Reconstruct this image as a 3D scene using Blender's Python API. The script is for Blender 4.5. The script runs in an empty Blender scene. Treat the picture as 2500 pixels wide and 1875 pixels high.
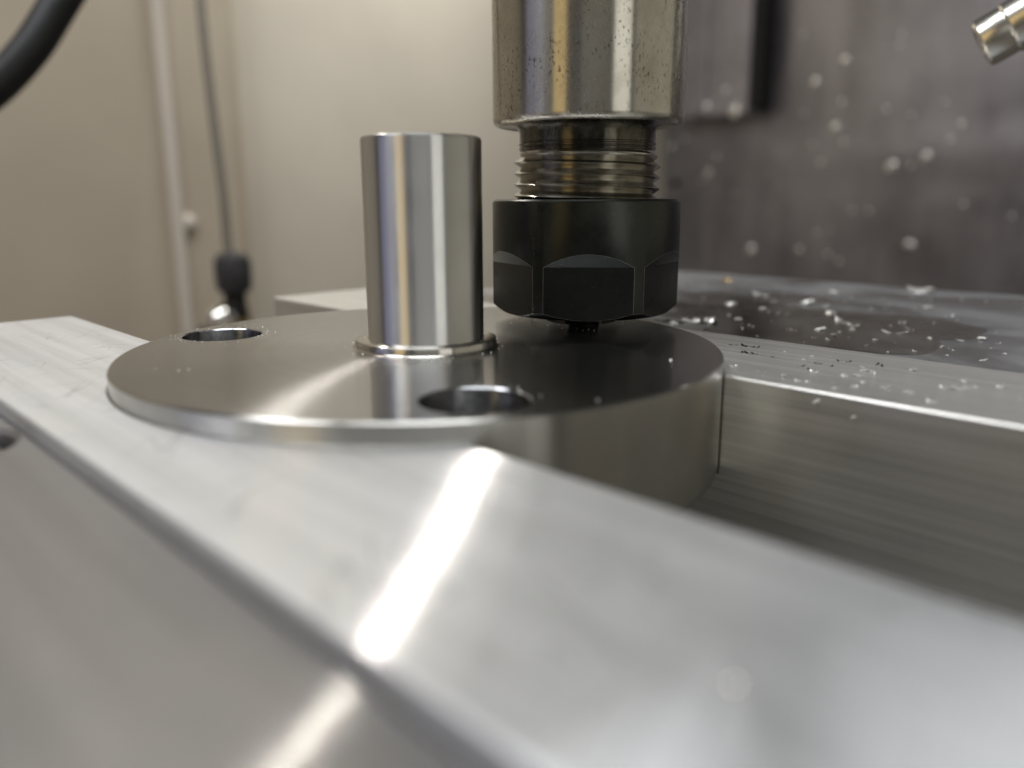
import bpy, bmesh, math, random
from mathutils import Vector, Matrix, noise
random.seed(7)
sc = bpy.context.scene
MM = 0.001                                   # geometry below is written in millimetres

# ------------------------------------------------------------------ camera
FPX, PITCH, ROLL, YAW = 1965.3, 0.22774, -0.00343, 0.80214
CAM = Vector((80.459, -62.670, 18.252))
_h = Vector((-math.sin(YAW), math.cos(YAW), 0)); _r = Vector((math.cos(YAW), math.sin(YAW), 0)); _z = Vector((0, 0, 1))
FW = _h * math.cos(PITCH) - _z * math.sin(PITCH)
_u = _z * math.cos(PITCH) + _h * math.sin(PITCH)
RT = _r * math.cos(ROLL) + _u * math.sin(ROLL)
UP = _u * math.cos(ROLL) - _r * math.sin(ROLL)
cd = bpy.data.cameras.new('camera'); cam = bpy.data.objects.new('camera', cd); sc.collection.objects.link(cam)
cam.matrix_world = Matrix((( RT.x, UP.x, -FW.x, CAM.x * MM), (RT.y, UP.y, -FW.y, CAM.y * MM), (RT.z, UP.z, -FW.z, CAM.z * MM), (0, 0, 0, 1)))
cd.sensor_width = 36.0; cd.lens = FPX / 2500 * 36
cd.clip_start = 0.002; cd.clip_end = 20
cd.dof.use_dof = True; cd.dof.focus_distance = 0.110; cd.dof.aperture_fstop = cd.lens / 2.2
sc.camera = cam

# ------------------------------------------------------------------ world, lamps, exposure
w = bpy.data.worlds.new('World'); sc.world = w; w.use_nodes = True
w.node_tree.nodes['Background'].inputs[0].default_value = (0.92, 0.90, 0.86, 1)
w.node_tree.nodes['Background'].inputs[1].default_value = 0.065
sc.view_settings.view_transform = 'Standard'; sc.view_settings.look = 'None'
sc.view_settings.exposure = 0.0; sc.view_settings.gamma = 1.0
sc.cycles.use_denoising = True; sc.cycles.max_bounces = 10; sc.cycles.glossy_bounces = 6
sc.cycles.sample_clamp_indirect = 6.0; sc.cycles.caustics_reflective = False; sc.cycles.blur_glossy = 0.1

def lamp(name, pos, target, sx, sy, watts, col, roll=0.0):
    ld = bpy.data.lights.new(name, 'AREA'); ld.shape = 'RECTANGLE'; ld.size = sx * MM; ld.size_y = sy * MM
    ld.energy = watts; ld.color = col
    o = bpy.data.objects.new(name, ld); sc.collection.objects.link(o)
    p, t = Vector(pos), Vector(target)
    o.location = p * MM
    q = (t - p).to_track_quat('-Z', 'Y')
    o.rotation_euler = (q.to_matrix() @ Matrix.Rotation(roll, 3, 'Z')).to_euler()
    return o
def polar(az_from_back, elev, dist):
    """direction by azimuth (degrees to the right of straight behind the camera) and elevation, from the workpiece"""
    a = math.radians(az_from_back); e = math.radians(elev)
    d = (-_h) * math.cos(a) + _r * math.sin(a)
    return d * math.cos(e) * dist + _z * math.sin(e) * dist
# machine work light over the left wall: the bright streaks on jaw and disc
lamp('work_light_left', (-304, 43, 329), (10, -20, 0), 40, 5, 0.36, (1.0, 0.95, 0.86), 0)
# shop window side, seen as bands in the ground cylinders
lamp('shop_light_right', polar(36, 16, 620), (0, 10, 5), 220, 520, 0.45, (1.0, 0.99, 0.92))
lamp('shop_light_far_right', polar(79, 12, 640), (0, 10, 5), 680, 420, 0.33, (1.0, 0.94, 0.76))
lamp('lathe_lamp_warm', polar(-37, 16, 620), (0, 10, 5), 170, 480, 0.22, (1.0, 0.72, 0.30))
lamp('door_light_left', polar(-82, 60, 560), (0, 10, 0), 190, 190, 1.15, (0.95, 0.96, 1.0))
lamp('room_behind_camera', polar(4, 20, 900), (0, 10, 0), 500, 420, 0.17, (1.0, 0.96, 0.86))
lamp('blue_fill_left', polar(-70, 16, 560), (0, 10, 0), 230, 320, 0.085, (0.62, 0.62, 1.0))  # unseen blue lamp added for the cool band on the cylinders
lamp('ceiling_light', (40, -60, 760), (0, 0, 0), 420, 300, 0.72, (0.94, 0.97, 1.0)).data.spread = math.radians(85)
lamp('left_wall_fill', (-290, 330, 430), (-430, 310, 180), 220, 90, 0.50, (1.0, 0.965, 0.92)).data.spread = math.radians(95)  # unseen fill added to brighten the left wall, beam kept off the jaws

# ------------------------------------------------------------------ helpers
def ray(px, py): return FW + RT * ((px - 1250) / FPX) - UP * ((py - 937.5) / FPX)
def onz(px, py, z): d = ray(px, py); return CAM + d * ((z - CAM.z) / d.z)
def onx(px, py, x): d = ray(px, py); return CAM + d * ((x - CAM.x) / d.x)
def ony(px, py, y): d = ray(px, py); return CAM + d * ((y - CAM.y) / d.y)
def at(px, py, dist): return CAM + ray(px, py) * dist

def nodes(name):
    m = bpy.data.materials.new(name); m.use_nodes = True
    nt = m.node_tree; return m, nt, nt.nodes['Principled BSDF']
def N(nt, t, **kw):
    n = nt.nodes.new(t)
    for k, v in kw.items():
        if k in n.inputs: n.inputs[k].default_value = v
        else: setattr(n, k, v)
    return n
def coords(nt, scale=(1, 1, 1)):
    tc = N(nt, 'ShaderNodeTexCoord'); mp = N(nt, 'ShaderNodeMapping')
    mp.inputs['Scale'].default_value = scale
    nt.links.new(tc.outputs['Object'], mp.inputs[0]); return mp.outputs[0]
def noise_tex(nt, scale_vec, scale=1.0, detail=4, rough=0.6, dist=0.0):
    n = N(nt, 'ShaderNodeTexNoise'); n.inputs['Scale'].default_value = scale; n.inputs['Detail'].default_value = detail
    n.inputs['Roughness'].default_value = rough; n.inputs['Distortion'].default_value = dist
    nt.links.new(coords(nt, scale_vec), n.inputs['Vector']); return n.outputs['Fac']
def ramp(nt, fac, stops):
    r = N(nt, 'ShaderNodeValToRGB'); cr = r.color_ramp
    while len(cr.elements) < len(stops): cr.elements.new(0.5)
    for e, (p, c) in zip(cr.elements, stops):
        e.position = p; e.color = (c, c, c, 1) if not isinstance(c, tuple) else (*c, 1)
    nt.links.new(fac, r.inputs[0]); return r.outputs[0]
def mixc(nt, fac, a, b, mode='MIX'):
    m = N(nt, 'ShaderNodeMix', data_type='RGBA', blend_type=mode)
    for s, v in ((m.inputs[0], fac), (m.inputs[6], a), (m.inputs[7], b)):
        if hasattr(v, 'is_linked'): nt.links.new(v, s)
        else: s.default_value = (*v, 1) if isinstance(v, tuple) else v
    return m.outputs[2]
def bump(nt, b, height, strength=0.2, dist=0.1):
    n = N(nt, 'ShaderNodeBump'); n.inputs['Strength'].default_value = strength; n.inputs['Distance'].default_value = dist * MM
    nt.links.new(height, n.inputs['Height']); nt.links.new(n.outputs[0], b.inputs['Normal']); return n
def setv(b, **kw):
    for k, v in kw.items():
        k = k.replace('_', ' ')
        b.inputs[k].default_value = (*v, 1) if isinstance(v, tuple) else v
def radial_tangent(nt, b, rot=0.0):
    t = N(nt, 'ShaderNodeTangent', direction_type='RADIAL', axis='Z'); nt.links.new(t.outputs[0], b.inputs['Tangent'])
    b.inputs['Anisotropic Rotation'].default_value = rot
def groove_tangent(nt):
    """tool marks run along X: the blur direction is across them, on whichever face"""
    g = N(nt, 'ShaderNodeNewGeometry'); c = N(nt, 'ShaderNodeVectorMath', operation='CROSS_PRODUCT'); c.inputs[1].default_value = (1, 0.001, 0.002)
    nt.links.new(g.outputs['True Normal'], c.inputs[0]); return c.outputs[0]

def groove_normal(nt, direction, k, flat=False):
    """micro-grooves finer than a pixel: the normal tips at random across the tool marks"""
    g = N(nt, 'ShaderNodeNewGeometry'); sc_ = N(nt, 'ShaderNodeVectorMath', operation='SCALE'); sc_.inputs['Scale'].default_value = 3.1e6
    nt.links.new(g.outputs['Position'], sc_.inputs[0])
    wn = N(nt, 'ShaderNodeTexWhiteNoise', noise_dimensions='3D'); nt.links.new(sc_.outputs[0], wn.inputs['Vector'])
    sep = N(nt, 'ShaderNodeSeparateColor'); nt.links.new(wn.outputs['Color'], sep.inputs[0])
    ad = N(nt, 'ShaderNodeMath', operation='ADD'); nt.links.new(sep.outputs[0], ad.inputs[0]); nt.links.new(sep.outputs[0 if flat else 1], ad.inputs[1])
    sb = N(nt, 'ShaderNodeMath', operation='SUBTRACT'); nt.links.new(ad.outputs[0], sb.inputs[0]); sb.inputs[1].default_value = 1.0
    ml = N(nt, 'ShaderNodeMath', operation='MULTIPLY'); nt.links.new(sb.outputs[0], ml.inputs[0]); ml.inputs[1].default_value = k
    sv = N(nt, 'ShaderNodeVectorMath', operation='SCALE'); nt.links.new(direction, sv.inputs[0]); nt.links.new(ml.outputs[0], sv.inputs['Scale'])
    av = N(nt, 'ShaderNodeVectorMath', operation='ADD'); nt.links.new(g.outputs['Normal'], av.inputs[0]); nt.links.new(sv.outputs[0], av.inputs[1])
    nv = N(nt, 'ShaderNodeVectorMath', operation='NORMALIZE'); nt.links.new(av.outputs[0], nv.inputs[0]); return nv.outputs[0]

# ------------------------------------------------------------------ materials (object coordinates are metres: 1000 = one per mm)
ROT = 0.25
def mat_turned():
    m, nt, b = nodes('turned_steel_face')
    setv(b, Metallic=1.0, Roughness=0.11, Anisotropic=1.0); radial_tangent(nt, b, ROT)
    # concentric tool marks: noise over radius
    tc = N(nt, 'ShaderNodeTexCoord'); ln = N(nt, 'ShaderNodeVectorMath', operation='LENGTH')
    sp = N(nt, 'ShaderNodeVectorMath', operation='MULTIPLY'); sp.inputs[1].default_value = (1, 1, 0)
    nt.links.new(tc.outputs['Object'], sp.inputs[0]); nt.links.new(sp.outputs[0], ln.inputs[0])
    n = N(nt, 'ShaderNodeTexNoise', noise_dimensions='1D'); n.inputs['Scale'].default_value = 2600; n.inputs['Detail'].default_value = 3
    nt.links.new(ln.outputs['Value'], n.inputs['W'])
    bump(nt, b, n.outputs['Fac'], 0.12, 0.03)
    big = noise_tex(nt, (60, 60, 60), 1, 5, 0.6)
    n2 = N(nt, 'ShaderNodeTexNoise', noise_dimensions='1D'); n2.inputs['Scale'].default_value = 700; n2.inputs['Detail'].default_value = 5
    nt.links.new(ln.outputs['Value'], n2.inputs['W'])
    cc = (mixc(nt, ramp(nt, big, [(0.35, 0.0), (0.7, 1.0)]), (0.34, 0.345, 0.355), (0.42, 0.425, 0.435)))
    cc = mixc(nt, ramp(nt, n2.outputs['Fac'], [(0.3, 0.0), (0.65, 0.8)]), cc, (0.28, 0.28, 0.285))
    nt.links.new(cc, b.inputs['Base Color'])
    nt.links.new(ramp(nt, n.outputs['Fac'], [(0.3, 0.10), (0.7, 0.13)]), b.inputs['Roughness'])
    b2 = N(nt, 'ShaderNodeBsdfPrincipled'); setv(b2, Metallic=1.0, Roughness=0.19, Anisotropic=0.0, Base_Color=(0.58, 0.58, 0.585))
    t2 = N(nt, 'ShaderNodeTangent', direction_type='RADIAL', axis='Z'); nt.links.new(t2.outputs[0], b2.inputs['Tangent']); b2.inputs['Anisotropic Rotation'].default_value = ROT
    g2 = N(nt, 'ShaderNodeNewGeometry'); cr = N(nt, 'ShaderNodeVectorMath', operation='CROSS_PRODUCT')
    nt.links.new(g2.outputs['Normal'], cr.inputs[0]); nt.links.new(t2.outputs[0], cr.inputs[1])
    nt.links.new(groove_normal(nt, cr.outputs[0], 0.55), b2.inputs['Normal'])
    mx = N(nt, 'ShaderNodeMixShader'); mx.inputs[0].default_value = 0.5
    nt.links.new(b.outputs[0], mx.inputs[1]); nt.links.new(b2.outputs[0], mx.inputs[2]); nt.links.new(mx.outputs[0], nt.nodes['Material Output'].inputs[0])
    return m
def mat_ground(name, col, rough, speck=0.0, stain=(0.4, 0.36, 0.28), stain_amt=0.4, aniso=0.97):
    """ground / turned cylinder: grinding marks run round the axis"""
    m, nt, b = nodes(name)
    setv(b, Metallic=1.0, Roughness=rough, Anisotropic=aniso); radial_tangent(nt, b, ROT)
    f = noise_tex(nt, (160, 160, 5000), 1, 3, 0.6); bump(nt, b, f, 0.06, 0.02)
    st = noise_tex(nt, (220, 220, 160), 1, 6, 0.65)
    c = mixc(nt, ramp(nt, st, [(0.42, 0.0), (0.75, stain_amt)]), col, stain)
    if speck:
        s1 = noise_tex(nt, (2600, 2600, 1700), 1, 2, 0.5); s2 = noise_tex(nt, (170, 170, 120), 1, 3, 0.6)
        mul = N(nt, 'ShaderNodeMath', operation='MULTIPLY')
        nt.links.new(ramp(nt, s1, [(0.60, 0.0), (0.68, speck)]), mul.inputs[0]); nt.links.new(ramp(nt, s2, [(0.42, 0.0), (0.58, 1.0)]), mul.inputs[1])
        c = mixc(nt, mul.outputs[0], c, (0.07, 0.055, 0.04))
    nt.links.new(c, b.inputs['Base Color'])
    nt.links.new(ramp(nt, st, [(0.3, rough * 0.92), (0.8, min(1, rough * 1.2))]), b.inputs['Roughness'])
    return m
def mat_nut():
    m, nt, b = nodes('black_oxide')
    setv(b, Metallic=1.0, Roughness=0.3, Specular_IOR_Level=0.5)
    g = noise_tex(nt, (500, 500, 500), 1, 6, 0.7); s = noise_tex(nt, (500, 500, 2600), 1, 3, 0.6, 2.0); k = noise_tex(nt, (200, 200, 200), 1, 3, 0.5)
    c = mixc(nt, ramp(nt, g, [(0.4, 0.0), (0.8, 0.5)]), (0.040, 0.042, 0.040), (0.062, 0.062, 0.052))
    sc = N(nt, 'ShaderNodeMath', operation='MULTIPLY'); nt.links.new(ramp(nt, s, [(0.66, 0.0), (0.72, 0.6)]), sc.inputs[0]); nt.links.new(ramp(nt, k, [(0.5, 0.0), (0.6, 1.0)]), sc.inputs[1])
    nt.links.new(mixc(nt, sc.outputs[0], c, (0.22, 0.21, 0.18)), b.inputs['Base Color'])
    nt.links.new(ramp(nt, g, [(0.3, 0.26), (0.8, 0.38)]), b.inputs['Roughness'])
    bump(nt, b, g, 0.03, 0.02); return m
def mat_plain(name, col, rough=0.5, metal=0.0, var=0.12, scale=200, bmp=0.0):
    m, nt, b = nodes(name); setv(b, Metallic=metal, Roughness=rough)
    g = noise_tex(nt, (scale,) * 3, 1, 5, 0.6)
    lo = tuple(c * (1 - var) for c in col); hi = tuple(min(1, c * (1 + var)) for c in col)
    nt.links.new(mixc(nt, ramp(nt, g, [(0.3, 0.0), (0.7, 1.0)]), lo, hi), b.inputs['Base Color'])
    if bmp: bump(nt, b, g, bmp, 0.2)
    return m
def mat_alu(name, base, rough, streak_rough, streak, grain, dirt=(0.45, 0.43, 0.38), dirt_amt=0.35, metal=1.0, groove=0.5, streak_aniso=1.0, lines=0.2, line_scale=460, scratch=0.0):
    """milled metal, tool marks along X: a dull broad lobe plus a sharper lobe that only blurs across the marks"""
    m, nt, b = nodes(name); setv(b, Metallic=metal, Roughness=rough)
    fine = noise_tex(nt, (70, 4200, 4200), 1, 4, 0.65); mid = noise_tex(nt, (16, line_scale, line_scale), 1, 4, 0.6); blot = noise_tex(nt, (55, 85, 85), 1, 6, 0.62)
    bn = bump(nt, b, fine, grain, 0.03)
    c = mixc(nt, ramp(nt, mid, [(0.35, 0.0), (0.7, lines)]), base, tuple(x * 0.60 for x in base))
    c = mixc(nt, ramp(nt, blot, [(0.48, 0.0), (0.78, dirt_amt)]), c, dirt)
    if scratch:
        for rot_, sv in ((0.5, (35, 260, 60)), (-0.9, (40, 330, 60)), (1.35, (25, 180, 60))):
            tcs = N(nt, 'ShaderNodeTexCoord'); mp = N(nt, 'ShaderNodeMapping'); mp.inputs['Rotation'].default_value = (0, 0, rot_)
            m2 = N(nt, 'ShaderNodeMapping'); m2.inputs['Scale'].default_value = sv
            nt.links.new(tcs.outputs['Object'], mp.inputs[0]); nt.links.new(mp.outputs[0], m2.inputs[0])
            nz_ = N(nt, 'ShaderNodeTexNoise'); nz_.inputs['Scale'].default_value = 1; nz_.inputs['Detail'].default_value = 1; nt.links.new(m2.outputs[0], nz_.inputs['Vector'])
            line = ramp(nt, nz_.outputs['Fac'], [(0.488, 0.0), (0.5, scratch), (0.512, 0.0)])
            mk = N(nt, 'ShaderNodeMath', operation='MULTIPLY'); nt.links.new(line, mk.inputs[0]); nt.links.new(ramp(nt, noise_tex(nt, (90, 90, 90), 1 + rot_ * 0.2, 3, 0.6), [(0.5, 0.0), (0.6, 1.0)]), mk.inputs[1])
            c = mixc(nt, mk.outputs[0], c, tuple(x * 0.62 for x in base))
    nt.links.new(c, b.inputs['Base Color'])
    nt.links.new(ramp(nt, blot, [(0.3, rough * 0.88), (0.75, min(1, rough * 1.15))]), b.inputs['Roughness'])
    b2 = N(nt, 'ShaderNodeBsdfPrincipled'); setv(b2, Metallic=1.0, Roughness=streak_rough, Anisotropic=streak_aniso)
    nt.links.new(c, b2.inputs['Base Color']); nt.links.new(groove_tangent(nt), b2.inputs['Tangent'])
    nt.links.new(ramp(nt, blot, [(0.3, streak_rough * 0.9), (0.75, streak_rough * 1.25)]), b2.inputs['Roughness'])
    if groove: nt.links.new(groove_normal(nt, groove_tangent(nt), groove, groove > 0.5), b2.inputs['Normal'])
    mx = N(nt, 'ShaderNodeMixShader'); nt.links.new(ramp(nt, mid, [(0.3, streak * (1 - lines * 0.6)), (0.7, min(1, streak * (1 + lines * 0.5)))]), mx.inputs[0])
    nt.links.new(b.outputs[0], mx.inputs[1]); nt.links.new(b2.outputs[0], mx.inputs[2])
    nt.links.new(mx.outputs[0], nt.nodes['Material Output'].inputs[0]); return m
def mat_wet():
    m, nt, b = nodes('wet_cast_steel'); setv(b, Metallic=1.0)
    k = noise_tex(nt, (26, 34, 30), 1, 5, 0.6, 0.6); g = noise_tex(nt, (300, 500, 300), 1, 4, 0.6)
    nt.links.new(mixc(nt, ramp(nt, k, [(0.42, 0.0), (0.60, 1.0)]), (0.54, 0.55, 0.57), (0.36, 0.35, 0.34)), b.inputs['Base Color'])
    nt.links.new(ramp(nt, k, [(0.42, 0.52), (0.62, 0.22)]), b.inputs['Roughness'])
    bump(nt, b, g, 0.12, 0.06); return m
def mat_backwall():
    m, nt, b = nodes('smeared_grey_sheet'); setv(b, Metallic=0.6, Roughness=0.42)
    run = noise_tex(nt, (26, 26, 3.2), 1, 5, 0.6); cloud = noise_tex(nt, (9, 9, 9), 1, 5, 0.6)
    c = mixc(nt, ramp(nt, run, [(0.3, 0.0), (0.7, 1.0)]), (0.17, 0.16, 0.172), (0.34, 0.326, 0.343))
    c = mixc(nt, ramp(nt, cloud, [(0.42, 0.0), (0.66, 0.75)]), c, (0.47, 0.455, 0.47))
    nt.links.new(c, b.inputs['Base Color'])
    nt.links.new(ramp(nt, cloud, [(0.3, 0.24), (0.7, 0.46)]), b.inputs['Roughness']); return m

M = {}
M['turned'] = mat_turned()
M['pin'] = mat_ground('ground_pin_steel', (0.58, 0.575, 0.56), 0.30, 0.0, (0.54, 0.53, 0.51), 0.35, 0.93)
M['rim'] = mat_ground('turned_rim_steel', (0.50, 0.49, 0.46), 0.22, 0.0, (0.36, 0.35, 0.29), 0.55)
M['collar'] = mat_ground('collar_steel', (0.60, 0.58, 0.54), 0.26)
def mat_bore():
    m, nt, b = nodes('bored_hole_steel'); setv(b, Metallic=1.0, Roughness=0.24, Anisotropic=0.95)
    c = N(nt, 'ShaderNodeCombineXYZ'); c.inputs[2].default_value = 1.0; nt.links.new(c.outputs[0], b.inputs['Tangent'])
    f = noise_tex(nt, (200, 200, 3500), 1, 3, 0.6); bump(nt, b, f, 0.08, 0.02)
    nt.links.new(mixc(nt, ramp(nt, noise_tex(nt, (700, 700, 700), 1, 4, 0.6), [(0.45, 0.0), (0.7, 0.7)]), (0.58, 0.59, 0.61), (0.16, 0.16, 0.16)), b.inputs['Base Color']); return m
M['bore'] = mat_bore()
M['shank'] = mat_ground('oily_ground_steel', (0.56, 0.535, 0.47), 0.26, 0.75, (0.36, 0.31, 0.22), 0.6, 0.95)
M['thread'] = mat_ground('dirty_thread_steel', (0.44, 0.42, 0.37), 0.22, 0.6, (0.12, 0.09, 0.055), 0.6, 0.5)
M['neck'] = mat_ground('dark_neck_and_shade', (0.05, 0.046, 0.038), 0.26, 0.0)  # dark neck; shade under the shank is put into this colour too
M['nut'] = mat_nut()
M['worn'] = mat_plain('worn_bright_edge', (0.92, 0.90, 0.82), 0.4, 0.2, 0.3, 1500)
M['tool'] = mat_plain('dark_tool_steel', (0.03, 0.03, 0.032), 0.35, 0.8)
M['alu_front'] = mat_alu('milled_aluminium_front', (0.82, 0.83, 0.84), 0.62, 0.09, 0.40, 0.10, (0.74, 0.74, 0.74), 0.22, groove=0.62, streak_aniso=0.0, scratch=0.6)
M['alu_rear'] = mat_alu('milled_aluminium_rear', (0.88, 0.87, 0.83), 0.58, 0.15, 0.38, 0.35, (0.62, 0.60, 0.54), 0.5, groove=0.28, streak_aniso=0.0, lines=0.4, line_scale=2600)
M['carriage'] = mat_alu('ground_vise_steel', (0.31, 0.305, 0.30), 0.55, 0.095, 0.38, 0.06, (0.29, 0.28, 0.28), 0.5, groove=0.62, streak_aniso=0.0)
M['wet'] = mat_wet()
M['cast'] = mat_plain('dark_cast_iron', (0.10, 0.10, 0.10), 0.6, 0.6)
M['cream'] = mat_plain('cream_painted_sheet', (0.57, 0.505, 0.405), 0.45, 0.0, 0.06, 12)
M['cream_light'] = mat_plain('light_cream_sheet', (0.67, 0.625, 0.535), 0.42, 0.0, 0.07, 9)
M['cream_trim'] = mat_plain('pale_trim_paint', (0.70, 0.645, 0.57), 0.4, 0.0, 0.03, 12)
M['backwall'] = mat_backwall()
M['grey_cover'] = mat_plain('grey_way_cover', (0.40, 0.38, 0.41), 0.4, 0.5, 0.15, 30)
M['black'] = mat_plain('black_rubber', (0.008, 0.008, 0.009), 0.55, 0.0, 0.3, 80)
M['hose'] = mat_plain('black_hose_rubber', (0.013, 0.014, 0.015), 0.5, 0.0, 0.3, 200)
M['cable'] = mat_plain('olive_grey_cable', (0.17, 0.155, 0.125), 0.5)
M['plastic'] = mat_plain('dark_fitting_plastic', (0.05, 0.05, 0.055), 0.35, 0.2)
M['chrome'] = mat_plain('polished_chrome', (0.86, 0.85, 0.82), 0.08, 1.0, 0.03)
M['brass'] = mat_plain('dull_brass', (0.45, 0.33, 0.12), 0.4, 1.0)
M['nozzle'] = mat_plain('plated_nozzle_steel', (0.80, 0.77, 0.70), 0.26, 1.0, 0.1, 150)
M['table'] = mat_plain('dark_machine_table', (0.16, 0.14, 0.115), 0.55, 0.2, 0.25, 30)
M['chip'] = mat_plain('bright_aluminium_chip', (0.96, 0.95, 0.91), 0.30, 0.6, 0.08, 900)
M['drop'] = mat_plain('glossy_drop', (0.95, 0.94, 0.92), 0.22, 0.9, 0.05, 300)
M['chip_dark'] = mat_plain('dark_burnt_chip', (0.03, 0.028, 0.022), 0.45, 0.4, 0.3, 900)
M['chip_gold'] = mat_plain('golden_chip', (0.75, 0.52, 0.20), 0.35, 1.0, 0.1, 900)
def _water():
    """thin clear film: lets the metal below show, mirrors at grazing angles"""
    m, nt, b = nodes('coolant_water'); nt.nodes.remove(b)
    tr = N(nt, 'ShaderNodeBsdfTransparent'); tr.inputs[0].default_value = (0.92, 0.91, 0.89, 1); gl = N(nt, 'ShaderNodeBsdfGlossy'); gl.inputs['Roughness'].default_value = 0.14
    fr = N(nt, 'ShaderNodeFresnel'); fr.inputs['IOR'].default_value = 1.34
    g = noise_tex(nt, (160, 240, 100), 1, 3, 0.5); bn = N(nt, 'ShaderNodeBump'); bn.inputs['Strength'].default_value = 0.05; bn.inputs['Distance'].default_value = 0.15 * MM
    nt.links.new(g, bn.inputs['Height']); nt.links.new(bn.outputs[0], gl.inputs['Normal']); nt.links.new(bn.outputs[0], fr.inputs['Normal'])
    mx = N(nt, 'ShaderNodeMixShader'); fm_ = N(nt, 'ShaderNodeMath', operation='MULTIPLY'); fm_.inputs[1].default_value = 0.55; nt.links.new(fr.outputs[0], fm_.inputs[0]); nt.links.new(fm_.outputs[0], mx.inputs[0]); nt.links.new(tr.outputs[0], mx.inputs[1]); nt.links.new(gl.outputs[0], mx.inputs[2])
    nt.links.new(mx.outputs[0], nt.nodes['Material Output'].inputs[0]); return m
M['water'] = _water()

# ------------------------------------------------------------------ mesh helpers
COL = sc.collection
def link(name, me, mats, parent=None, loc=(0, 0, 0)):
    o = bpy.data.objects.new(name, me); COL.objects.link(o)
    for m in (mats if isinstance(mats, (list, tuple)) else [mats]): me.materials.append(m)
    if parent: o.parent = parent
    o.location = Vector(loc) * MM
    return o
def from_bm(name, bm, mat, parent=None, loc=(0, 0, 0), angle=32):
    for v in bm.verts: v.co *= MM
    me = bpy.data.meshes.new(name); bm.to_mesh(me); bm.free()
    me.shade_smooth(); me.set_sharp_from_angle(angle=math.radians(angle))
    return link(name, me, mat, parent, loc)
def empty(name, loc=(0, 0, 0)):
    o = bpy.data.objects.new(name, None); COL.objects.link(o); o.empty_display_size = 0.005
    o.location = Vector(loc) * MM; return o
def tag(o, label, cat=None, group=None, kind=None):
    if label: o['label'] = label
    if cat: o['category'] = cat
    if group: o['group'] = group
    if kind: o['kind'] = kind
    return o
def add_lathe(bm, prof, seg=128, cap0=False, cap1=False, mtx=None):
    rings = []
    for r, z in prof:
        rings.append([bm.verts.new((r * math.cos(2 * math.pi * i / seg), r * math.sin(2 * math.pi * i / seg), z)) for i in range(seg)])
    for a, b in zip(rings, rings[1:]):
        for i in range(seg):
            j = (i + 1) % seg; bm.faces.new((a[i], a[j], b[j], b[i]))
    if cap0: bm.faces.new(rings[0][::-1])
    if cap1: bm.faces.new(rings[-1])
    if mtx is not None:
        for rg in rings:
            for v in rg: v.co = mtx @ v.co
    return rings
def lathe(name, prof, mat, parent=None, loc=(0, 0, 0), seg=128, cap0=False, cap1=False, angle=32, mtx=None):
    bm = bmesh.new(); add_lathe(bm, prof, seg, cap0, cap1, mtx)
    bmesh.ops.recalc_face_normals(bm, faces=bm.faces)
    return from_bm(name, bm, mat, parent, loc, angle)
def box(name, lo, hi, mat, parent=None, bev=0.0, seg=2, origin=(0, 0, 0)):
    bm = bmesh.new(); bmesh.ops.create_cube(bm, size=1)
    lo, hi = Vector(lo) - Vector(origin), Vector(hi) - Vector(origin)
    for v in bm.verts: v.co = Vector([(lo[k] + hi[k]) / 2 + v.co[k] * (hi[k] - lo[k]) for k in range(3)])
    if bev: bmesh.ops.bevel(bm, geom=list(bm.edges), offset=bev, segments=seg, profile=0.5, affect='EDGES')
    return from_bm(name, bm, mat, parent, origin if parent is None else (0, 0, 0), 9)
def frame_to(d):
    """matrix whose Z axis points along d"""
    return Vector(d).to_track_quat('Z', 'Y').to_matrix().to_4x4()
def tube(name, pts, rad, mat, parent=None, seg=20, rib=0.0, pitch=1.0, step=None, origin=None):
    """round tube through points (Catmull-Rom); rib modulates the radius along its length"""
    P = [Vector(p) for p in pts]; P = [P[0] * 2 - P[1]] + P + [P[-1] * 2 - P[-2]]
    path = []
    for i in range(1, len(P) - 2):
        n = 40
        for k in range(n):
            t = k / n; a, b, c, d = P[i - 1:i + 3]
            path.append(0.5 * ((2 * b) + (c - a) * t + (2 * a - 5 * b + 4 * c - d) * t * t + (3 * b - a - 3 * c + d) * t ** 3))
    path.append(P[-2])
    L = [0]
    for a, b in zip(path, path[1:]): L.append(L[-1] + (b - a).length)
    if step:
        q, s, i = [], 0.0, 0
        while s < L[-1]:
            while L[i + 1] < s: i += 1
            q.append(path[i].lerp(path[i + 1], (s - L[i]) / max(1e-9, L[i + 1] - L[i]))); s += step
        path = q; L = [k * step for k in range(len(q))]
    bm = bmesh.new(); prev = None; up = Vector((0.3, 0.2, 0.9)); o0 = Vector(origin) if origin else Vector((0, 0, 0))
    for i, c in enumerate(path):
        t = (path[min(i + 1, len(path) - 1)] - path[max(i - 1, 0)]).normalized()
        x = up.cross(t).normalized(); y = t.cross(x); up = y
        r = rad * (1 + rib * math.cos(2 * math.pi * L[i] / pitch)) if rib else rad
        ring = [bm.verts.new(c - o0 + (x * math.cos(2 * math.pi * k / seg) + y * math.sin(2 * math.pi * k / seg)) * r) for k in range(seg)]
        if prev:
            for k in range(seg): bm.faces.new((prev[k], prev[(k + 1) % seg], ring[(k + 1) % seg], ring[k]))
        else: bm.faces.new(ring[::-1])
        prev = ring
    bm.faces.new(prev)
    bmesh.ops.recalc_face_normals(bm, faces=bm.faces)
    return from_bm(name, bm, mat, parent, origin if (origin and parent is None) else (0, 0, 0), 60)

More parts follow.
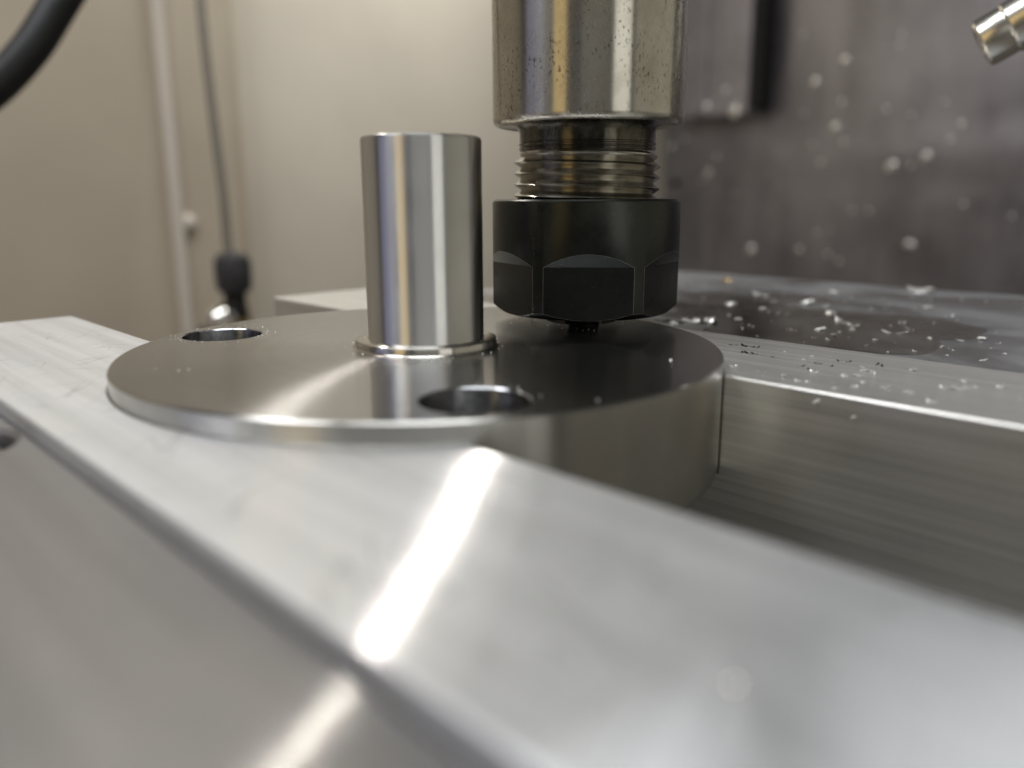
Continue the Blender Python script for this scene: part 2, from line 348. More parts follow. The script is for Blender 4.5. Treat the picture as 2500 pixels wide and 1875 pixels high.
# ------------------------------------------------------------------ setting: enclosure walls and table
HZ = -2.09                                  # jaw tops, disc top is z = 0
TABLE = -110.0
WX = -430.0                                 # left (cream) wall plane
corner = onx(1620, 500, WX); WY = corner.y  # the walls meet here
def panel(name, pts, thick, nrm, mat, parent=None):
    bm = bmesh.new(); n = Vector(nrm) * thick
    a = [bm.verts.new(Vector(p)) for p in pts]; b = [bm.verts.new(Vector(p) - n) for p in pts]
    bm.faces.new(a); bm.faces.new(b[::-1])
    for i in range(len(a)): j = (i + 1) % len(a); bm.faces.new((a[i], b[i], b[j], a[j]))
    bmesh.ops.recalc_face_normals(bm, faces=bm.faces)
    return from_bm(name, bm, mat, parent)
table = box('machine_table', (WX - 60, -420, TABLE - 30), (320, WY + 60, TABLE), M['table']); tag(table, None, kind='structure')
TOP = 560.0
y_fold = onx(624, 400, WX + 22).y
lw = panel('wall_left', [(WX, y_fold - 30, TABLE), (WX, WY, TABLE), (WX, WY, TOP), (WX, y_fold - 30, TOP)], 4, (1, 0, 0), M['cream_light']); tag(lw, None, kind='structure')
# proud door-post panel on the left part of that wall, with its rounded vertical edge
def post():
    bm = bmesh.new(); sect = []
    xw = WX + 22; y_in = onx(560, 400, xw).y; y0 = -420
    sect = [(xw, y0), (xw, y_in), (xw - 2.5, (y_in + y_fold) / 2), (xw - 7, y_fold - 6), (xw - 12, y_fold - 1.5), (xw - 19, y_fold), (WX - 3, y_fold)]
    lo = [bm.verts.new((x, y, TABLE)) for x, y in sect]; hi = [bm.verts.new((x, y, TOP)) for x, y in sect]
    for i in range(len(sect) - 1): bm.faces.new((lo[i], lo[i + 1], hi[i + 1], hi[i]))
    bmesh.ops.recalc_face_normals(bm, faces=bm.faces)
    return from_bm('door_post', bm, M['cream'], lw, angle=50)
post()
xw = WX + 22
ys0, ys1 = onx(372, 100, xw).y, onx(402, 100, xw).y
box('trim_strip', (xw - 1, ys0, TABLE), (xw + 5, ys1, TOP), M['cream_trim'], lw, 1.8, 3)
sp = onx(458, 545, xw)
lathe('screw', [(0.01, 4.2), (2.5, 4.0), (4.6, 2.6), (5.4, 0.8), (5.4, -1)], M['cream_trim'], lw, seg=32, mtx=Matrix.Translation(sp) @ frame_to((1, 0, 0)))
# back wall: two sheets that meet in a horizontal crease
zc = ony(2050, 385, WY).z
def backwall():
    bm = bmesh.new()
    x0, x1 = WX - 4, 420
    prof = [(WY, TABLE), (WY, zc - 30), (WY - 0.6, zc - 16), (WY - 1.6, zc - 5), (WY - 1.6, zc + 5), (WY - 0.6, zc + 16), (WY, zc + 30), (WY, TOP)]
    a = [bm.verts.new((x0, y, z)) for y, z in prof]; b = [bm.verts.new((x1, y, z)) for y, z in prof]
    for i in range(len(prof) - 1): bm.faces.new((a[i], b[i], b[i + 1], a[i + 1]))
    bmesh.ops.recalc_face_normals(bm, faces=bm.faces)
    for f in bm.faces:
        if f.normal.y > 0: f.normal_flip()
    o = from_bm('wall_back', bm, M['backwall'], angle=60); tag(o, None, kind='structure'); return o
bw = backwall()
# way cover box hanging on the back wall; a black block paints its unlit right side
zb = ony(1760, 282, WY - 28).z
xa, xb = ony(1655, 100, WY - 30).x, ony(1832, 100, WY - 30).x
cover = empty('way_cover', ((xa + xb) / 2, WY - 10, zb)); co = (( xa + xb) / 2, WY - 10, zb)
box('cover_plate', (xa, WY - 30, zb), (xb, WY - 0.5, TOP), M['grey_cover'], cover, 1.5, 2, co)
box('raised_rib', (xa + (xb - xa) * 0.28, WY - 33, zb + 3), (xa + (xb - xa) * 0.46, WY - 29, TOP), M['grey_cover'], cover, 1.2, 2, co)
box('unlit_side_black', (xb + 0.2, WY - 27, zb + 4), (xb + 9, WY - 0.8, TOP), M['black'], cover, 0.8, 2, co)
tag(cover, 'grey vertical way cover with unlit side painted black hanging on the dark back wall', 'cover')

# ------------------------------------------------------------------ vise: bed, fixed block, carriage, two soft jaws
R, T, RH, A0, HD = 36.8, 14.4, 30.1, 1.5759, 5.2
bed_o = (0, 60, TABLE)
vise = empty('machine_vise', bed_o)
tag(vise, 'wet steel vise body behind the rear jaw, covered in coolant and chips', 'vise')
YF0, YF1, YR0, YR1, YR2 = -44.44, -19.69, 19.37, 44.94, 147.7
ZF, ZR = -3.9, -3.7
box('bed', (-66, -190, TABLE + 0.1), (66, YR2 - 4, -62), M['cast'], vise, 1.5, 2, bed_o)
box('fixed_block', (-69, YR1 + 0.05, -62.2), (78, YR2, ZR), M['wet'], vise, 2.2, 4, bed_o)
car_o = (0, -110, -62)
car = empty('vise_carriage', car_o); tag(car, 'grey ground steel vise carriage below and in front of the front jaw', 'vise carriage')
# carriage block with a counterbore pocket and a socket screw in it
CB = Vector((-7.0, -51.7, ZF)); CBR = 6.4
def carriage():
    bm = bmesh.new(); x0, x1, y0, y1 = -69, 78, -185, YF0 - 0.05
    c = 0.8
    top = [(x0 + c, y0 + c), (x1 - c, y0 + c), (x1 - c, y1 - 0.2), (x0 + c, y1 - 0.2)]
    tv = [bm.verts.new((x, y, ZF)) for x, y in top]
    ed = [bm.edges.new((tv[i], tv[(i + 1) % 4])) for i in range(4)]
    hv = [bm.verts.new((CB.x + (CBR + 0.5) * math.cos(2 * math.pi * i / 48), CB.y + (CBR + 0.5) * math.sin(2 * math.pi * i / 48), ZF)) for i in range(48)]
    ed += [bm.edges.new((hv[i], hv[(i + 1) % 48])) for i in range(48)]
    bmesh.ops.triangle_fill(bm, edges=ed, use_beauty=True)
    def down(ring, off, z, x=None):
        nr = [bm.verts.new(Vector((v.co.x + off(v).x, v.co.y + off(v).y, z))) for v in ring]
        for i in range(len(ring)): j = (i + 1) % len(ring); bm.faces.new((ring[i], ring[j], nr[j], nr[i]))
        return nr
    outv = [Vector((-c, -c)), Vector((c, -c)), Vector((c, 0.2)), Vector((-c, 0.2))]
    k = {v: o for v, o in zip(tv, outv)}
    r1 = down(tv, lambda v: k[v], ZF - c)
    r2 = down(r1, lambda v: Vector((0, 0)), -62.0); bm.faces.new(r2)
    d = lambda s: (lambda v: (Vector((CB.x, CB.y)) - Vector((v.co.x, v.co.y))).normalized() * s)
    h1 = down(hv, d(0.5), ZF - 0.5); h2 = down(h1, d(0.0), ZF - 7); bm.faces.new(h2)
    bmesh.ops.recalc_face_normals(bm, faces=bm.faces)
    for v in bm.verts: v.co -= Vector(car_o)
    return from_bm('carriage_block', bm, M['carriage'], car)
carriage()
def socket_screw():
    bm = bmesh.new(); add_lathe(bm, [(2.3, -2.2), (2.3, -0.25), (2.5, 0.0), (4.9, 0.0), (5.5, -0.5), (5.5, -6.0)], 48)
    bmesh.ops.recalc_face_normals(bm, faces=bm.faces)
    for v in bm.verts:
        if v.co.xy.length < 2.6:      # hexagon socket
            a = math.atan2(v.co.y, v.co.x); k = math.cos(math.pi / 6) / math.cos((a % (math.pi / 3)) - math.pi / 6)
            v.co.xy = v.co.xy * k
        v.co += CB - Vector((0, 0, 1.0)) - Vector(car_o)
    return from_bm('socket_screw', bm, M['collar'], car)
socket_screw()

def soft_jaw(name, mats, y_in, y_out, label):
    """jaw block with the round step bored into its gripping side for the workpiece"""
    root = empty(name, (0, (y_in + y_out) / 2, -62)); org = Vector((0, (y_in + y_out) / 2, -62))
    s = 1 if y_in > 0 else -1
    rb = R + 0.06; xi = math.sqrt(rb * rb - y_in * y_in); X0, X1 = -77.0, 77.0
    bm = bmesh.new()
    a0 = math.atan2(abs(y_in), xi); n = 72
    arc = [(rb * math.cos(a0 + (math.pi - 2 * a0) * i / n), s * rb * math.sin(a0 + (math.pi - 2 * a0) * i / n)) for i in range(n + 1)]
    out = [(X1, y_in)] + arc + [(X0, y_in), (X0, y_out), (X1, y_out)]
    tv = [bm.verts.new((x, y, HZ)) for x, y in out]; bv = [bm.verts.new((x, y, -T)) for x, y in out]
    bm.faces.new(tv)
    for i in range(len(out)): j = (i + 1) % len(out); bm.faces.new((tv[i], tv[j], bv[j], bv[i]))
    # lower block: sides share the outline, the pocket floor fills the bite
    lo = {}
    quad = [(X1, y_in), (X0, y_in), (X0, y_out), (X1, y_out)]
    qt = [bv[0], bv[len(arc) + 1], bv[len(arc) + 2], bv[len(arc) + 3]]
    qb = [bm.verts.new((x, y, -62.0)) for x, y in quad]
    bm.faces.new((bv[1], bv[0], qb[0], qb[1], bv[len(arc) + 1], bv[len(arc)]))
    for i in range(1, 4): j = (i + 1) % 4; bm.faces.new((qt[i], qt[j], qb[j], qb[i]))
    bm.faces.new(qb)
    bm.faces.new(bv[1:len(arc) + 1])
    bmesh.ops.recalc_face_normals(bm, faces=bm.faces)
    sel = [e for e in bm.edges if len(e.link_faces) == 2 and e.calc_face_angle(0) > 0.6 and (max(v.co.z for v in e.verts) > HZ - 0.01)]
    bmesh.ops.bevel(bm, geom=sel, offset=0.40, segments=4, profile=0.5, affect='EDGES', clamp_overlap=True)
    for v in bm.verts: v.co -= org
    o = from_bm('jaw_block', bm, mats, root, angle=9)
    tag(root, label, 'vise jaw'); return root
soft_jaw('soft_jaw', M['alu_front'], YF1, YF0, 'bright milled aluminium jaw carrying the light streak, between grey carriage and steel disc')
soft_jaw('soft_jaw', M['alu_rear'], YR0, YR1, 'brushed aluminium jaw behind the steel disc, its top strewn with small chips')

# ------------------------------------------------------------------ workpiece: disc with three holes, collar, pin
wp = empty('turned_workpiece', (0, 0, 0))
tag(wp, 'round steel disc with upright pin and drilled holes, clamped between the two jaws', 'workpiece')
HOLES = [Vector((RH * math.cos(A0 + k * 2 * math.pi / 3), RH * math.sin(A0 + k * 2 * math.pi / 3), 0)) for k in range(3)]
def disc():
    ch = 0.22
    bm = bmesh.new(); seg = 320
    def ring(c, r, z, n): return [bm.verts.new((c.x + r * math.cos(2 * math.pi * i / n), c.y + r * math.sin(2 * math.pi * i / n), z)) for i in range(n)]
    O = Vector((0, 0, 0)); ed = []
    r0 = ring(O, R - ch, 0, seg); ed += [bm.edges.new((r0[i], r0[(i + 1) % seg])) for i in range(seg)]
    hs = []
    for c in HOLES:
        h = ring(c, HD + 0.15, 0, 96); hs.append(h); ed += [bm.edges.new((h[i], h[(i + 1) % 96])) for i in range(96)]
    bmesh.ops.triangle_fill(bm, edges=ed, use_beauty=True)
    for f in bm.faces: f.material_index = 0
    def wall(prev, c, prof, n, mi):
        for r, z in prof:
            nr = ring(c, r, z, n)
            for i in range(n):
                j = (i + 1) % n; f = bm.faces.new((prev[i], prev[j], nr[j], nr[i])); f.material_index = mi
            prev = nr
        return prev
    k = 1.5
    prof = [(R, -ch), (R, -T + k)] + [(R - k + k * math.cos(a), -T + k - k * math.sin(a)) for a in [math.pi / 2 * i / 8 for i in range(1, 9)]]
    b0 = wall(r0, O, prof, seg, 1)
    ed2 = [bm.edges.get((b0[i], b0[(i + 1) % seg])) for i in range(seg)]
    for c, h in zip(HOLES, hs):
        e = wall(h, c, [(HD, -0.15), (HD, -T)], 96, 2); ed2 += [bm.edges.get((e[i], e[(i + 1) % 96])) for i in range(96)]
    g = bmesh.ops.triangle_fill(bm, edges=ed2, use_beauty=True)
    bmesh.ops.recalc_face_normals(bm, faces=bm.faces)
    return from_bm('disc', bm, [M['turned'], M['rim'], M['bore']], wp)
disc()
lathe('collar', [(7.0, 1.10), (8.55, 1.10), (8.85, 0.98), (8.95, 0.8), (8.95, 0.22), (9.1, 0.06), (9.4, -0.02)], M['collar'], wp, seg=160)
lathe('pin', [(7.45, 1.0), (7.3, 1.25), (7.3, 24.9), (7.18, 25.25), (6.9, 25.4), (5.9, 25.4), (5.6, 25.1), (5.6, 8.0)], M['pin'], wp, seg=160, cap1=True)

# ------------------------------------------------------------------ collet chuck over the third hole
H = Vector((0.15, 30.4, 0))
ck = empty('collet_chuck', (H.x, H.y, 1.0)); CK = Vector((0, 0, -1.0))
tag(ck, 'steel collet chuck with threaded neck and black hexagonal nut above the disc', 'tool holder')
SR = 13.8
lathe('shank', [(12.8, 28.2), (13.25, 28.28), (13.55, 28.5), (13.74, 28.8), (SR, 29.2), (SR, 118)], M['shank'], ck, CK, 192, cap1=True, angle=40)
lathe('neck', [(9.70, 23.8), (9.72, 24.6), (9.86, 24.75), (9.86, 24.95), (9.97, 25.05), (9.97, 25.15), (9.87, 25.25), (9.88, 25.5), (9.98, 25.6), (9.98, 25.75), (9.88, 25.85), (9.88, 27.2), (10.0, 27.7), (10.35, 28.1), (10.9, 28.25), (12.85, 28.2)], M['neck'], ck, CK, 160, angle=40)
def thread():
    bm = bmesh.new(); pitch, npf, seg = 1.56, 8, 96
    ro, ri = 10.72, 9.72; z0, z1 = 16.4, 24.7
    prof = []
    for j in range(npf):
        t = j / npf; a = abs(2 * t - 1); k = max(0.0, min(1.0, (a - 0.06) / 0.86)); prof.append(k)     # 1 = crest
    rows = int((z1 - z0) / pitch * npf) + npf
    V = {}
    for m in range(-npf, rows + 1):
        for i in range(seg + 1):
            z = z0 + pitch * (m / npf + i / seg)
            if z > z1 + 0.2 or z < z0 - 0.2: continue
            fade = max(0.0, min(1.0, (z1 - z) / 1.3))
            r = ri + (ro - ri) * prof[m % npf] * fade
            th = 2 * math.pi * i / seg
            V[m, i] = bm.verts.new((r * math.cos(-th), r * math.sin(-th), z))
    for (m, i), v in list(V.items()):
        q = [V.get(k) for k in ((m, i), (m, i + 1), (m + 1, i + 1), (m + 1, i))]
        if all(q): bm.faces.new(q)
    bmesh.ops.remove_doubles(bm, verts=bm.verts, dist=0.002)
    bmesh.ops.recalc_face_normals(bm, faces=bm.faces)
    return from_bm('thread', bm, M['thread'], ck, CK, 25)
thread()
NB, NL, NTOP, NR, AP = 1.6, 8.9, 18.0, 13.88, 12.42
def nut():
    rot = math.atan2((CAM - H).y, (CAM - H).x) + math.radians(2.4)
    def cut(prof, planes):
        bm = bmesh.new(); add_lathe(bm, prof, 240, True, True); bmesh.ops.recalc_face_normals(bm, faces=bm.faces)
        for co, no in planes:
            g = bmesh.ops.bisect_plane(bm, geom=bm.verts[:] + bm.edges[:] + bm.faces[:], dist=1e-5, plane_co=co, plane_no=no, clear_outer=True)
            e = [x for x in g['geom_cut'] if isinstance(x, bmesh.types.BMEdge) and len(x.link_faces) < 2]
            bmesh.ops.edgenet_fill(bm, edges=e)
        return bm
    dirs = [Vector((math.cos(rot + k * math.pi / 3), math.sin(rot + k * math.pi / 3), 0)) for k in range(6)]
    low = cut([(AP + 0.03, NB), (NR, NB + 0.95), (NR, NL)], [(d * AP, d) for d in dirs])
    dz, dr = 1.86, NR - AP
    upp = cut([(NR, NL), (NR, NTOP - 0.55), (NR - 0.12, NTOP - 0.25), (NR - 0.35, NTOP - 0.06), (NR - 0.7, NTOP)],
              [(d * AP + Vector((0, 0, NL)), d * dz - Vector((0, 0, dr))) for d in dirs])
    bm = bmesh.new(); tmp = bpy.data.meshes.new('tmp')
    for part in (low, upp):
        part.normal_update()
        kill = [f for f in part.faces if abs(abs(f.normal.z) - 1) < 1e-3 and abs(f.calc_center_median().z - NL) < 1e-3]
        bmesh.ops.delete(part, geom=kill, context='FACES_ONLY'); part.to_mesh(tmp); bm.from_mesh(tmp); part.free()
    bpy.data.meshes.remove(tmp)
    bmesh.ops.remove_doubles(bm, verts=bm.verts, dist=0.004)
    bmesh.ops.recalc_face_normals(bm, faces=bm.faces)
    sel = []
    for e in bm.edges:
        if len(e.link_faces) == 2 and e.calc_face_angle(0) > 0.30 and e.is_convex and max(v.co.z for v in e.verts) < NTOP - 1: sel.append(e)
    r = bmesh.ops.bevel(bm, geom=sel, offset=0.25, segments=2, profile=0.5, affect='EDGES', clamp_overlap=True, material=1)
    o = from_bm('collet_nut', bm, [M['nut'], M['worn']], ck, CK, 22); return o
nut()
lathe('collet', [(0.01, 0.75), (4.6, 0.75), (5.3, 1.0), (5.6, 1.7)], M['tool'], ck, CK, 64)
lathe('drill_shaft', [(0.01, -7.2), (2.3, -6.2), (2.3, 1.2)], M['tool'], ck, CK, 48)

# ------------------------------------------------------------------ background hardware
hose_pts = [at(330, -330, 270), at(235, -140, 262), at(150, 0, 255), at(70, 125, 250), at(-40, 235, 246), at(-200, 330, 243)]
hs = tube('coolant_hose', hose_pts, 5.4, M['hose'], None, 28, 0.02, 0.9, 0.3, origin=hose_pts[0])
tag(hs, 'thick black ribbed rubber hose curving down in front of the cream wall', 'hose')
# plated nozzle
na = at(2392, 112, 150); nd = (RT * 0.885 + UP * 0.46 - FW * 0.62).normalized()
nz = empty('coolant_nozzle', na); fm = frame_to(nd)
lathe('nozzle_tip', [(2.2, 1.2), (2.4, 0.2), (2.9, 0.0), (4.0, 0.15), (4.45, 0.6), (4.5, 1.4), (4.5, 4.6), (4.35, 5.0)], M['nozzle'], nz, seg=64, mtx=fm)
lathe('nozzle_barrel', [(4.35, 4.9), (4.7, 5.3), (4.75, 6), (4.75, 26)], M['nozzle'], nz, seg=64, mtx=fm, cap1=True)
lathe('hex_collar', [(4.4, 20), (6.2, 20.4), (6.6, 21), (6.6, 30), (6.0, 31)], M['nozzle'], nz, seg=6, mtx=fm, cap1=True)
tag(nz, 'shiny plated metal nozzle pointing down and out of focus against the dark wall', 'nozzle')
# cable with dark fitting and chrome ball by the left wall
D = 430
base = at(560, 835, D)
cf = empty('sensor_line', base); loc = lambda px, py, d=D: at(px, py, d) - base
tube('cable', [loc(470, -260), loc(489, 0), loc(505, 160), loc(527, 340), loc(545, 480), loc(556, 600), loc(566, 650)], 2.35, M['cable'], cf, 16)
zd = Vector((0.02, 0, 1)).normalized()
kt = Matrix.Translation(loc(573, 715)) 
lathe('fitting_body', [(0.01, 21.5), (5.0, 21.5), (8.2, 19.5), (9.6, 16), (9.6, 6), (8.8, 1.5), (6.6, 0)], M['plastic'], cf, seg=12, mtx=kt)
lathe('fitting_neck', [(6.0, 0.5), (5.6, -5), (6.6, -11), (6.6, -13)], M['black'], cf, seg=32, mtx=kt)
lathe('brass_union', [(4.8, -12), (6.4, -13), (6.4, -30)], M['brass'], cf, seg=6, mtx=kt)
bm = bmesh.new(); bmesh.ops.create_uvsphere(bm, u_segments=32, v_segments=16, radius=8.6)
for v in bm.verts: v.co += loc(538, 784, D - 8)
from_bm('chrome_ball', bm, M['chrome'], cf)
bm = bmesh.new(); add_lathe(bm, [(4.4, 0), (5.4, -6), (5.6, -26)], 24, True, True, Matrix.Translation(loc(505, 800, D)))
from_bm('black_boot', bm, M['black'], cf)
box('bracket', base + Vector((-16, -14, -75)), base + Vector((16, 14, -2)), M['cast'], cf, 2, 2, base)
tag(cf, 'dark round fitting with chrome ball on a thin cable beside the cream wall', 'cable fitting')

# ------------------------------------------------------------------ chips, coolant
def chip_mesh(kind, seed):
    rnd = random.Random(seed); bm = bmesh.new()
    if kind == 'nugget':
        bmesh.ops.create_icosphere(bm, subdivisions=2, radius=0.42)
        for v in bm.verts:
            n = noise.noise(v.co * 4 + Vector((seed * 3.1, 0, 0))); v.co *= 1 + 0.95 * n
            v.co.x *= 1.5; v.co.z *= 0.6
    else:                                     # curled sliver
        n = 9; turn = rnd.uniform(1.0, 3.2); rr = 1 / turn
        prev = None
        for i in range(n):
            t = i / (n - 1); a = (t - 0.5) * turn; wd = 0.17 * math.sin(math.pi * min(0.97, max(0.06, t))) + 0.03
            c = Vector((rr * math.sin(a), (t - 0.5) * 0.25, rr * (1 - math.cos(a)))); nn = Vector((-math.sin(a), 0, math.cos(a)))
            q = [bm.verts.new(c + Vector((0, wd, 0))), bm.verts.new(c + Vector((0, -wd, 0))), bm.verts.new(c - Vector((0, wd, 0)) + nn * 0.07), bm.verts.new(c + Vector((0, wd, 0)) + nn * 0.07)]
            if prev:
                for k in range(4): bm.faces.new((prev[k], prev[(k + 1) % 4], q[(k + 1) % 4], q[k]))
            else: bm.faces.new(q[::-1])
            prev = q
        bm.faces.new(prev)
    bmesh.ops.recalc_face_normals(bm, faces=bm.faces)
    zmin = min(v.co.z for v in bm.verts)
    for v in bm.verts: v.co = (v.co - Vector((0, 0, zmin))) * MM
    me = bpy.data.meshes.new('metal_chip'); bm.to_mesh(me); bm.free()
    if kind != 'nugget': me.shade_smooth()
    return me
CH = {}
for k in ('nugget', 'sliver'):
    for mt in ('chip', 'chip_dark', 'chip_gold'):
        for s in range(3):
            me = chip_mesh(k, s + 1); me.materials.append(M[mt]); CH[k, mt, s] = me
def chip(P, size, kind, mt, label, group, stretch=1.0, rx=0.0, name='metal_chip'):
    o = bpy.data.objects.new(name, CH[kind, mt, random.randrange(3)]); COL.objects.link(o)
    o.location = (P - Vector((0, 0, 0.04 * size))) * MM; o.rotation_euler = (rx, random.uniform(-0.25, 0.25), random.uniform(0, 6.28))
    o.scale = (size * stretch, size, size * 0.6); return tag(o, label, 'chip', group)
C6 = lambda x, y: (1500 + x / 2.212, 620 + y / 2.212)
J = 'small bright chip lying on the brushed top of the rear jaw'
for x, y, s, k in [(917, 660, .75, 'nugget'), (1068, 556, .55, 'nugget'), (1078, 638, 1.5, 'sliver'), (1243, 664, .9, 'nugget'), (1315, 660, .75, 'nugget'),
                   (1350, 612, 1.5, 'sliver'), (1355, 634, .9, 'nugget'), (1392, 640, .75, 'nugget'), (1613, 630, .9, 'nugget'), (1297, 722, .8, 'nugget'),
                   (1345, 697, .7, 'nugget'), (1460, 728, .7, 'nugget'), (1590, 756, 1.0, 'nugget'), (1195, 727, .6, 'nugget'), (1045, 695, .6, 'nugget'),
                   (1715, 798, 1.5, 'sliver'), (1885, 692, .95, 'nugget'), (1845, 728, 1.1, 'nugget'), (1780, 724, 1.5, 'sliver'), (1910, 722, 1.5, 'sliver'),
                   (1962, 722, 1.1, 'sliver'), (990, 684, 1.0, 'sliver'), (630, 608, .6, 'nugget'), (658, 602, .45, 'nugget'), (920, 528, .55, 'sliver'),
                   (1025, 569, .7, 'sliver'), (770, 629, .6, 'sliver'), (1485, 718, .6, 'nugget'), (2080, 722, .6, 'nugget')]:
    chip(onz(*C6(x, y), HZ), s, k, 'chip', J, 'bright chips on the rear jaw')
for x, y, s in [(700, 497, 1.4), (735, 500, 1.2), (768, 505, 1.1), (690, 533, 1.0), (720, 537, 1.3), (755, 540, 1.0), (1008, 606, .9), (1046, 620, .9), (1170, 608, .8),
                (1215, 578, 1.0), (862, 556, .8), (1100, 592, .8), (1265, 583, .9), (640, 492, .9), (1075, 584, .7), (1420, 596, 1.0), (1445, 606, .9)]:
    chip(onz(*C6(x, y), HZ), s, 'sliver', 'chip_dark', 'thin dark chip lying on the brushed top of the rear jaw', 'dark chips on the rear jaw', 1.5)
Wl = 'bright chip lying in the wet film on the vise body'
for x, y, s, k in [(790, 222, 4.2, 'sliver'), (860, 256, 2.2, 'sliver'), (625, 272, 1.6, 'nugget'), (875, 322, 1.6, 'nugget'), (690, 404, 1.0, 'nugget'), (780, 445, .9, 'nugget'),
                   (1045, 268, 2.2, 'nugget'), (1130, 282, 2.4, 'nugget'), (1165, 320, 1.7, 'nugget'), (1220, 366, 3.2, 'sliver'), (1290, 386, 2.6, 'sliver'), (1285, 410, 3.0, 'sliver'),
                   (1390, 296, 1.5, 'nugget'), (1495, 426, 2.4, 'sliver'), (1525, 426, 2.8, 'sliver'), (1350, 494, 1.2, 'sliver'), (1110, 410, 1.1, 'nugget'), (1075, 452, 1.0, 'sliver'),
                   (1185, 441, 1.0, 'nugget'), (1160, 466, 1.5, 'sliver'), (1410, 466, .8, 'nugget'), (965, 410, 1.2, 'nugget'), (1630, 206, 3.2, 'nugget'), (1700, 200, 3.0, 'nugget'),
                   (1735, 196, 2.4, 'sliver'), (1700, 290, 1.6, 'nugget'), (1730, 374, 1.3, 'sliver'), (1700, 459, 1.0, 'nugget'), (1620, 526, 1.2, 'sliver'), (1830, 521, .7, 'nugget'),
                   (1990, 576, .7, 'nugget'), (2075, 484, 1.0, 'sliver'), (1985, 462, 1.6, 'nugget'), (1555, 370, 1.5, 'sliver'), (1600, 404, 1.6, 'sliver'), (935, 322, 1.1, 'nugget'),
                   (670, 354, .9, 'nugget'), (800, 298, 1.2, 'nugget'), (1180, 206, 1.6, 'nugget'), (1865, 470, .8, 'nugget'), (1510, 478, .6, 'nugget'), (1270, 450, .8, 'nugget')]:
    if k == 'nugget' and random.random() < 0.45: k = 'sliver'; s *= 1.1
    chip(onz(*C6(x, y), ZR), s, k, 'chip', Wl, 'bright chips on the vise body', random.uniform(0.8, 1.7))
g = chip(onz(*C6(597, 146), ZR), 2.4, 'nugget', 'chip_gold', 'single golden chip on the far part of the wet vise body', None)
for x, y, s in [(232, 356, 1.0), (265, 358, .9), (292, 356, 1.0), (322, 372, 1.5), (352, 366, 1.2), (382, 352, 1.4), (412, 362, 1.3), (440, 356, 1.6), (470, 368, 1.2), (512, 356, 2.1), (540, 372, 1.2)]:
    P = onz(*C6(x, y + 8), ZR)
    chip(P, s, 'nugget', 'chip' if s > 1.25 else 'chip_dark', 'chip in the wet clump against the back edge of the rear jaw', 'clumped chips behind the rear jaw')
for x, y in [(1100, 792), (1300, 886)]:
    P = ony(*C6(x, y), YR0 - 0.05)
    chip(P, 1.2, 'sliver', 'chip', 'bright sliver stuck to the front face of the rear jaw', 'slivers on the jaw face', 1.2, math.radians(80))
bm = bmesh.new(); bmesh.ops.create_uvsphere(bm, u_segments=24, v_segments=12, radius=0.42)
for v in bm.verts: v.co.z *= 0.8
tag(from_bm('coolant_drop', bm, M['chrome'], None, onz(1795, 1688, HZ) + Vector((0, 0, 0.22))), 'single bright round droplet on the broad top of the front jaw', 'drop')
# fine metal dust round the holes and collar
def dust():
    bm = bmesh.new(); rnd = random.Random(3)
    def grain(p, s):
        ret = bmesh.ops.create_icosphere(bm, subdivisions=1, radius=s)
        for v in ret['verts']: v.co = Vector((v.co.x * rnd.uniform(.7, 1.5), v.co.y * rnd.uniform(.7, 1.5), v.co.z * .7)) + p + Vector((0, 0, s * .5))
    for k, hc in ((1, HOLES[1]), (2, HOLES[2])):
        for _ in range(60 if k == 1 else 8):
            a = rnd.uniform(0, 6.28); r = HD + 0.25 + abs(rnd.gauss(0, 1.1)); grain(hc + Vector((r * math.cos(a), r * math.sin(a), 0)), rnd.uniform(.03, .10))
    for _ in range(40):
        a = rnd.uniform(0, 6.28); r = rnd.choice((7.75, 9.6)) + abs(rnd.gauss(0, .35)); z = 1.1 if r < 8.9 else 0
        grain(Vector((r * math.cos(a), r * math.sin(a), z)), rnd.uniform(.04, .10))
    for _ in range(26):
        a = rnd.uniform(0, 6.28); r = HD + 0.3 + abs(rnd.gauss(0, 3)); p = HOLES[0] + Vector((r * math.cos(a), r * math.sin(a), 0))
        if p.xy.length < R - 0.6: grain(p, rnd.uniform(.05, .11))
    for px, py in [(380, 903), (436, 906), (461, 903), (1459, 978), (1638, 880), (1270, 960)]: grain(onz(px, py, 0), .14)
    for _ in range(70):
        x, y = rnd.uniform(20, 70), rnd.uniform(YR0 + 1, YR1 - 1); grain(Vector((x, y, HZ)), rnd.uniform(.02, .06))
    for _ in range(110):
        x, y = rnd.uniform(-40, 75), rnd.uniform(YR1 + 1, 130); grain(Vector((x, y, ZR)), rnd.uniform(.05, .3))
    o = from_bm('metal_dust', bm, M['chip']); return tag(o, 'fine metal dust scattered around the drilled holes and jaws', 'dust', kind='stuff')
dust()
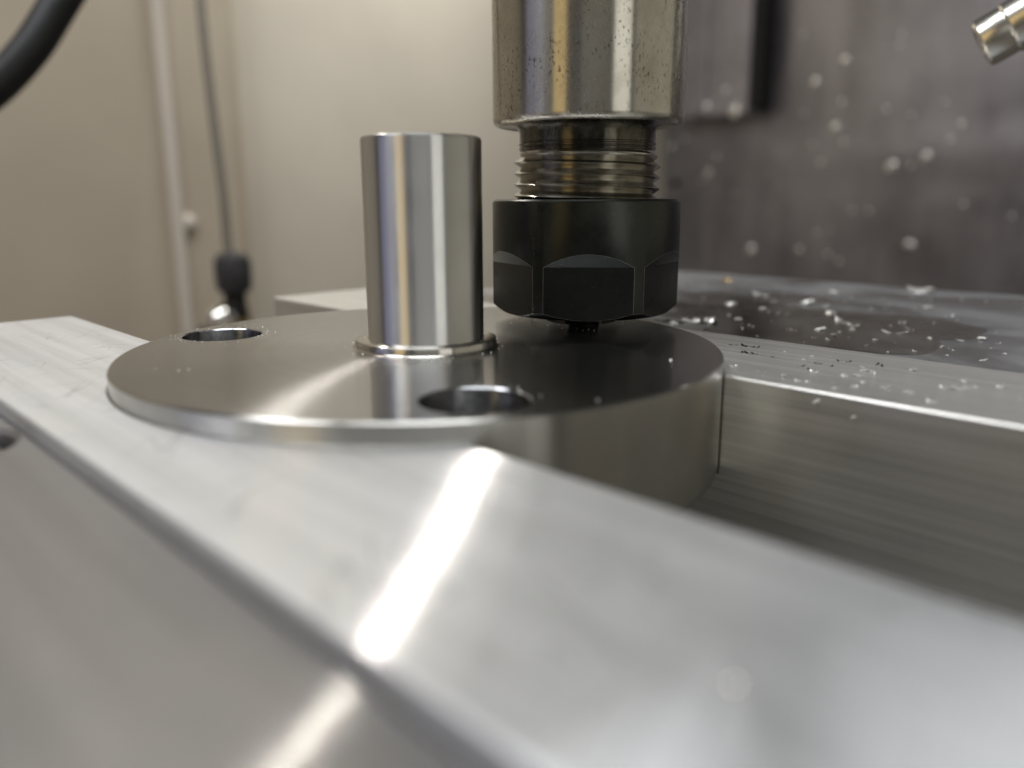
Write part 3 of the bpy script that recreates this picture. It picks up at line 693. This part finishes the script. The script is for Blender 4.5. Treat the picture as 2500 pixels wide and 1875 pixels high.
# coolant puddle: raised irregular film on the vise body
def puddle(name, cx, cy, rx, ry, seed, label):
    bm = bmesh.new(); n = 200
    def rad(a): return 1 + 0.5 * noise.noise(Vector((math.cos(a) * 1.7, math.sin(a) * 1.7, seed))) + 0.16 * noise.noise(Vector((math.cos(a) * 3.2, math.sin(a) * 3.2, seed)))
    rings = []
    for k, (f, z) in enumerate([(1.0, 0.005), (0.99, 0.06), (0.96, 0.10), (0.85, 0.12), (0.5, 0.13)]):
        rings.append([bm.verts.new((rx * f * rad(2 * math.pi * i / n) * math.cos(2 * math.pi * i / n), ry * f * rad(2 * math.pi * i / n) * math.sin(2 * math.pi * i / n), z)) for i in range(n)])
    for a, b in zip(rings, rings[1:]):
        for i in range(n): j = (i + 1) % n; bm.faces.new((a[i], a[j], b[j], b[i]))
    bm.faces.new(rings[-1]); bm.faces.new(rings[0][::-1])
    bmesh.ops.recalc_face_normals(bm, faces=bm.faces)
    o = from_bm(name, bm, M['water'], None, (cx, cy, ZR + 0.005), 80); return tag(o, label, 'puddle')
puddle('coolant_puddle', 14, 74, 30, 21, 1.3, 'dark clear coolant puddle with chips on the vise body')
# drops and chips stuck to the back wall
C5 = lambda x, y: (1600 + x / 2.457, y / 2.457)
drop_me = bpy.data.meshes.new('wall_drop')
bm = bmesh.new(); bmesh.ops.create_icosphere(bm, subdivisions=3, radius=1.0)
for v in bm.verts: v.co *= MM * (1 + 0.15 * noise.noise(v.co * 2)); v.co.y *= 0.55
bm.to_mesh(drop_me); bm.free(); drop_me.shade_smooth(); drop_me.materials.append(M['drop'])
for x, y, s in [(420, 540, 2.4), (300, 645, 3.2), (475, 665, 3.6), (960, 490, 2.6), (1080, 760, 3.4), (1140, 360, 3.2), (1480, 200, 1.8), (1840, 745, 2.0), (1770, 840, 1.6), (1740, 610, 2.0),
                (1540, 690, 1.6), (1120, 610, 2.2), (1390, 655, 1.5), (945, 865, 2.0), (1130, 850, 2.2), (990, 975, 2.2), (1415, 1000, 2.8), (1530, 995, 2.0), (1625, 940, 2.6),
                (320, 1035, 2.8), (280, 1085, 1.8), (370, 940, 2.0), (180, 830, 1.8), (95, 880, 2.4), (205, 320, 2.0), (470, 1160, 1.8), (570, 1500, 2.6), (860, 1500, 2.4), (1050, 1375, 1.6),
                (970, 1395, 1.6), (1035, 1530, 2.2), (1100, 1570, 2.0), (1525, 1470, 3.0), (1280, 1265, 1.6), (1180, 1260, 1.4), (2140, 1300, 1.4), (895, 680, 1.5), (885, 205, 1.6), (1465, 270, 1.4), (1850, 1225, 1.4)]:
    wy = WY - 30 if (x < 560 and y < 690) else (WY - 1.6 if 860 < y < 1010 else WY)
    P = ony(*C5(x, y), wy - 0.6)
    o = bpy.data.objects.new('coolant_drop', drop_me); COL.objects.link(o); o.location = P * MM
    s *= random.uniform(0.85, 1.2) * (1.0 if s >= 2.6 else 0.68); o.scale = (s * 1.6, s * 1.0, s * 1.5 * random.uniform(0.8, 1.4)); o.rotation_euler = (0, random.uniform(-0.6, 0.6), 0)
    tag(o, 'blurred pale coolant drop stuck to the dark back wall', 'drop', 'drops on the back wall')
# bolt in the back wall
bp = ony(1655, 447, WY + 3)
bo = lathe('wall_bolt', [(0.01, 7), (3.2, 7), (3.8, 6), (3.8, 0), (6, 0), (6, -6)], M['black'], None, bp, 24, mtx=frame_to((0, -1, 0)))
tag(bo, 'small black bolt head on the back wall beside the threaded neck', 'bolt')
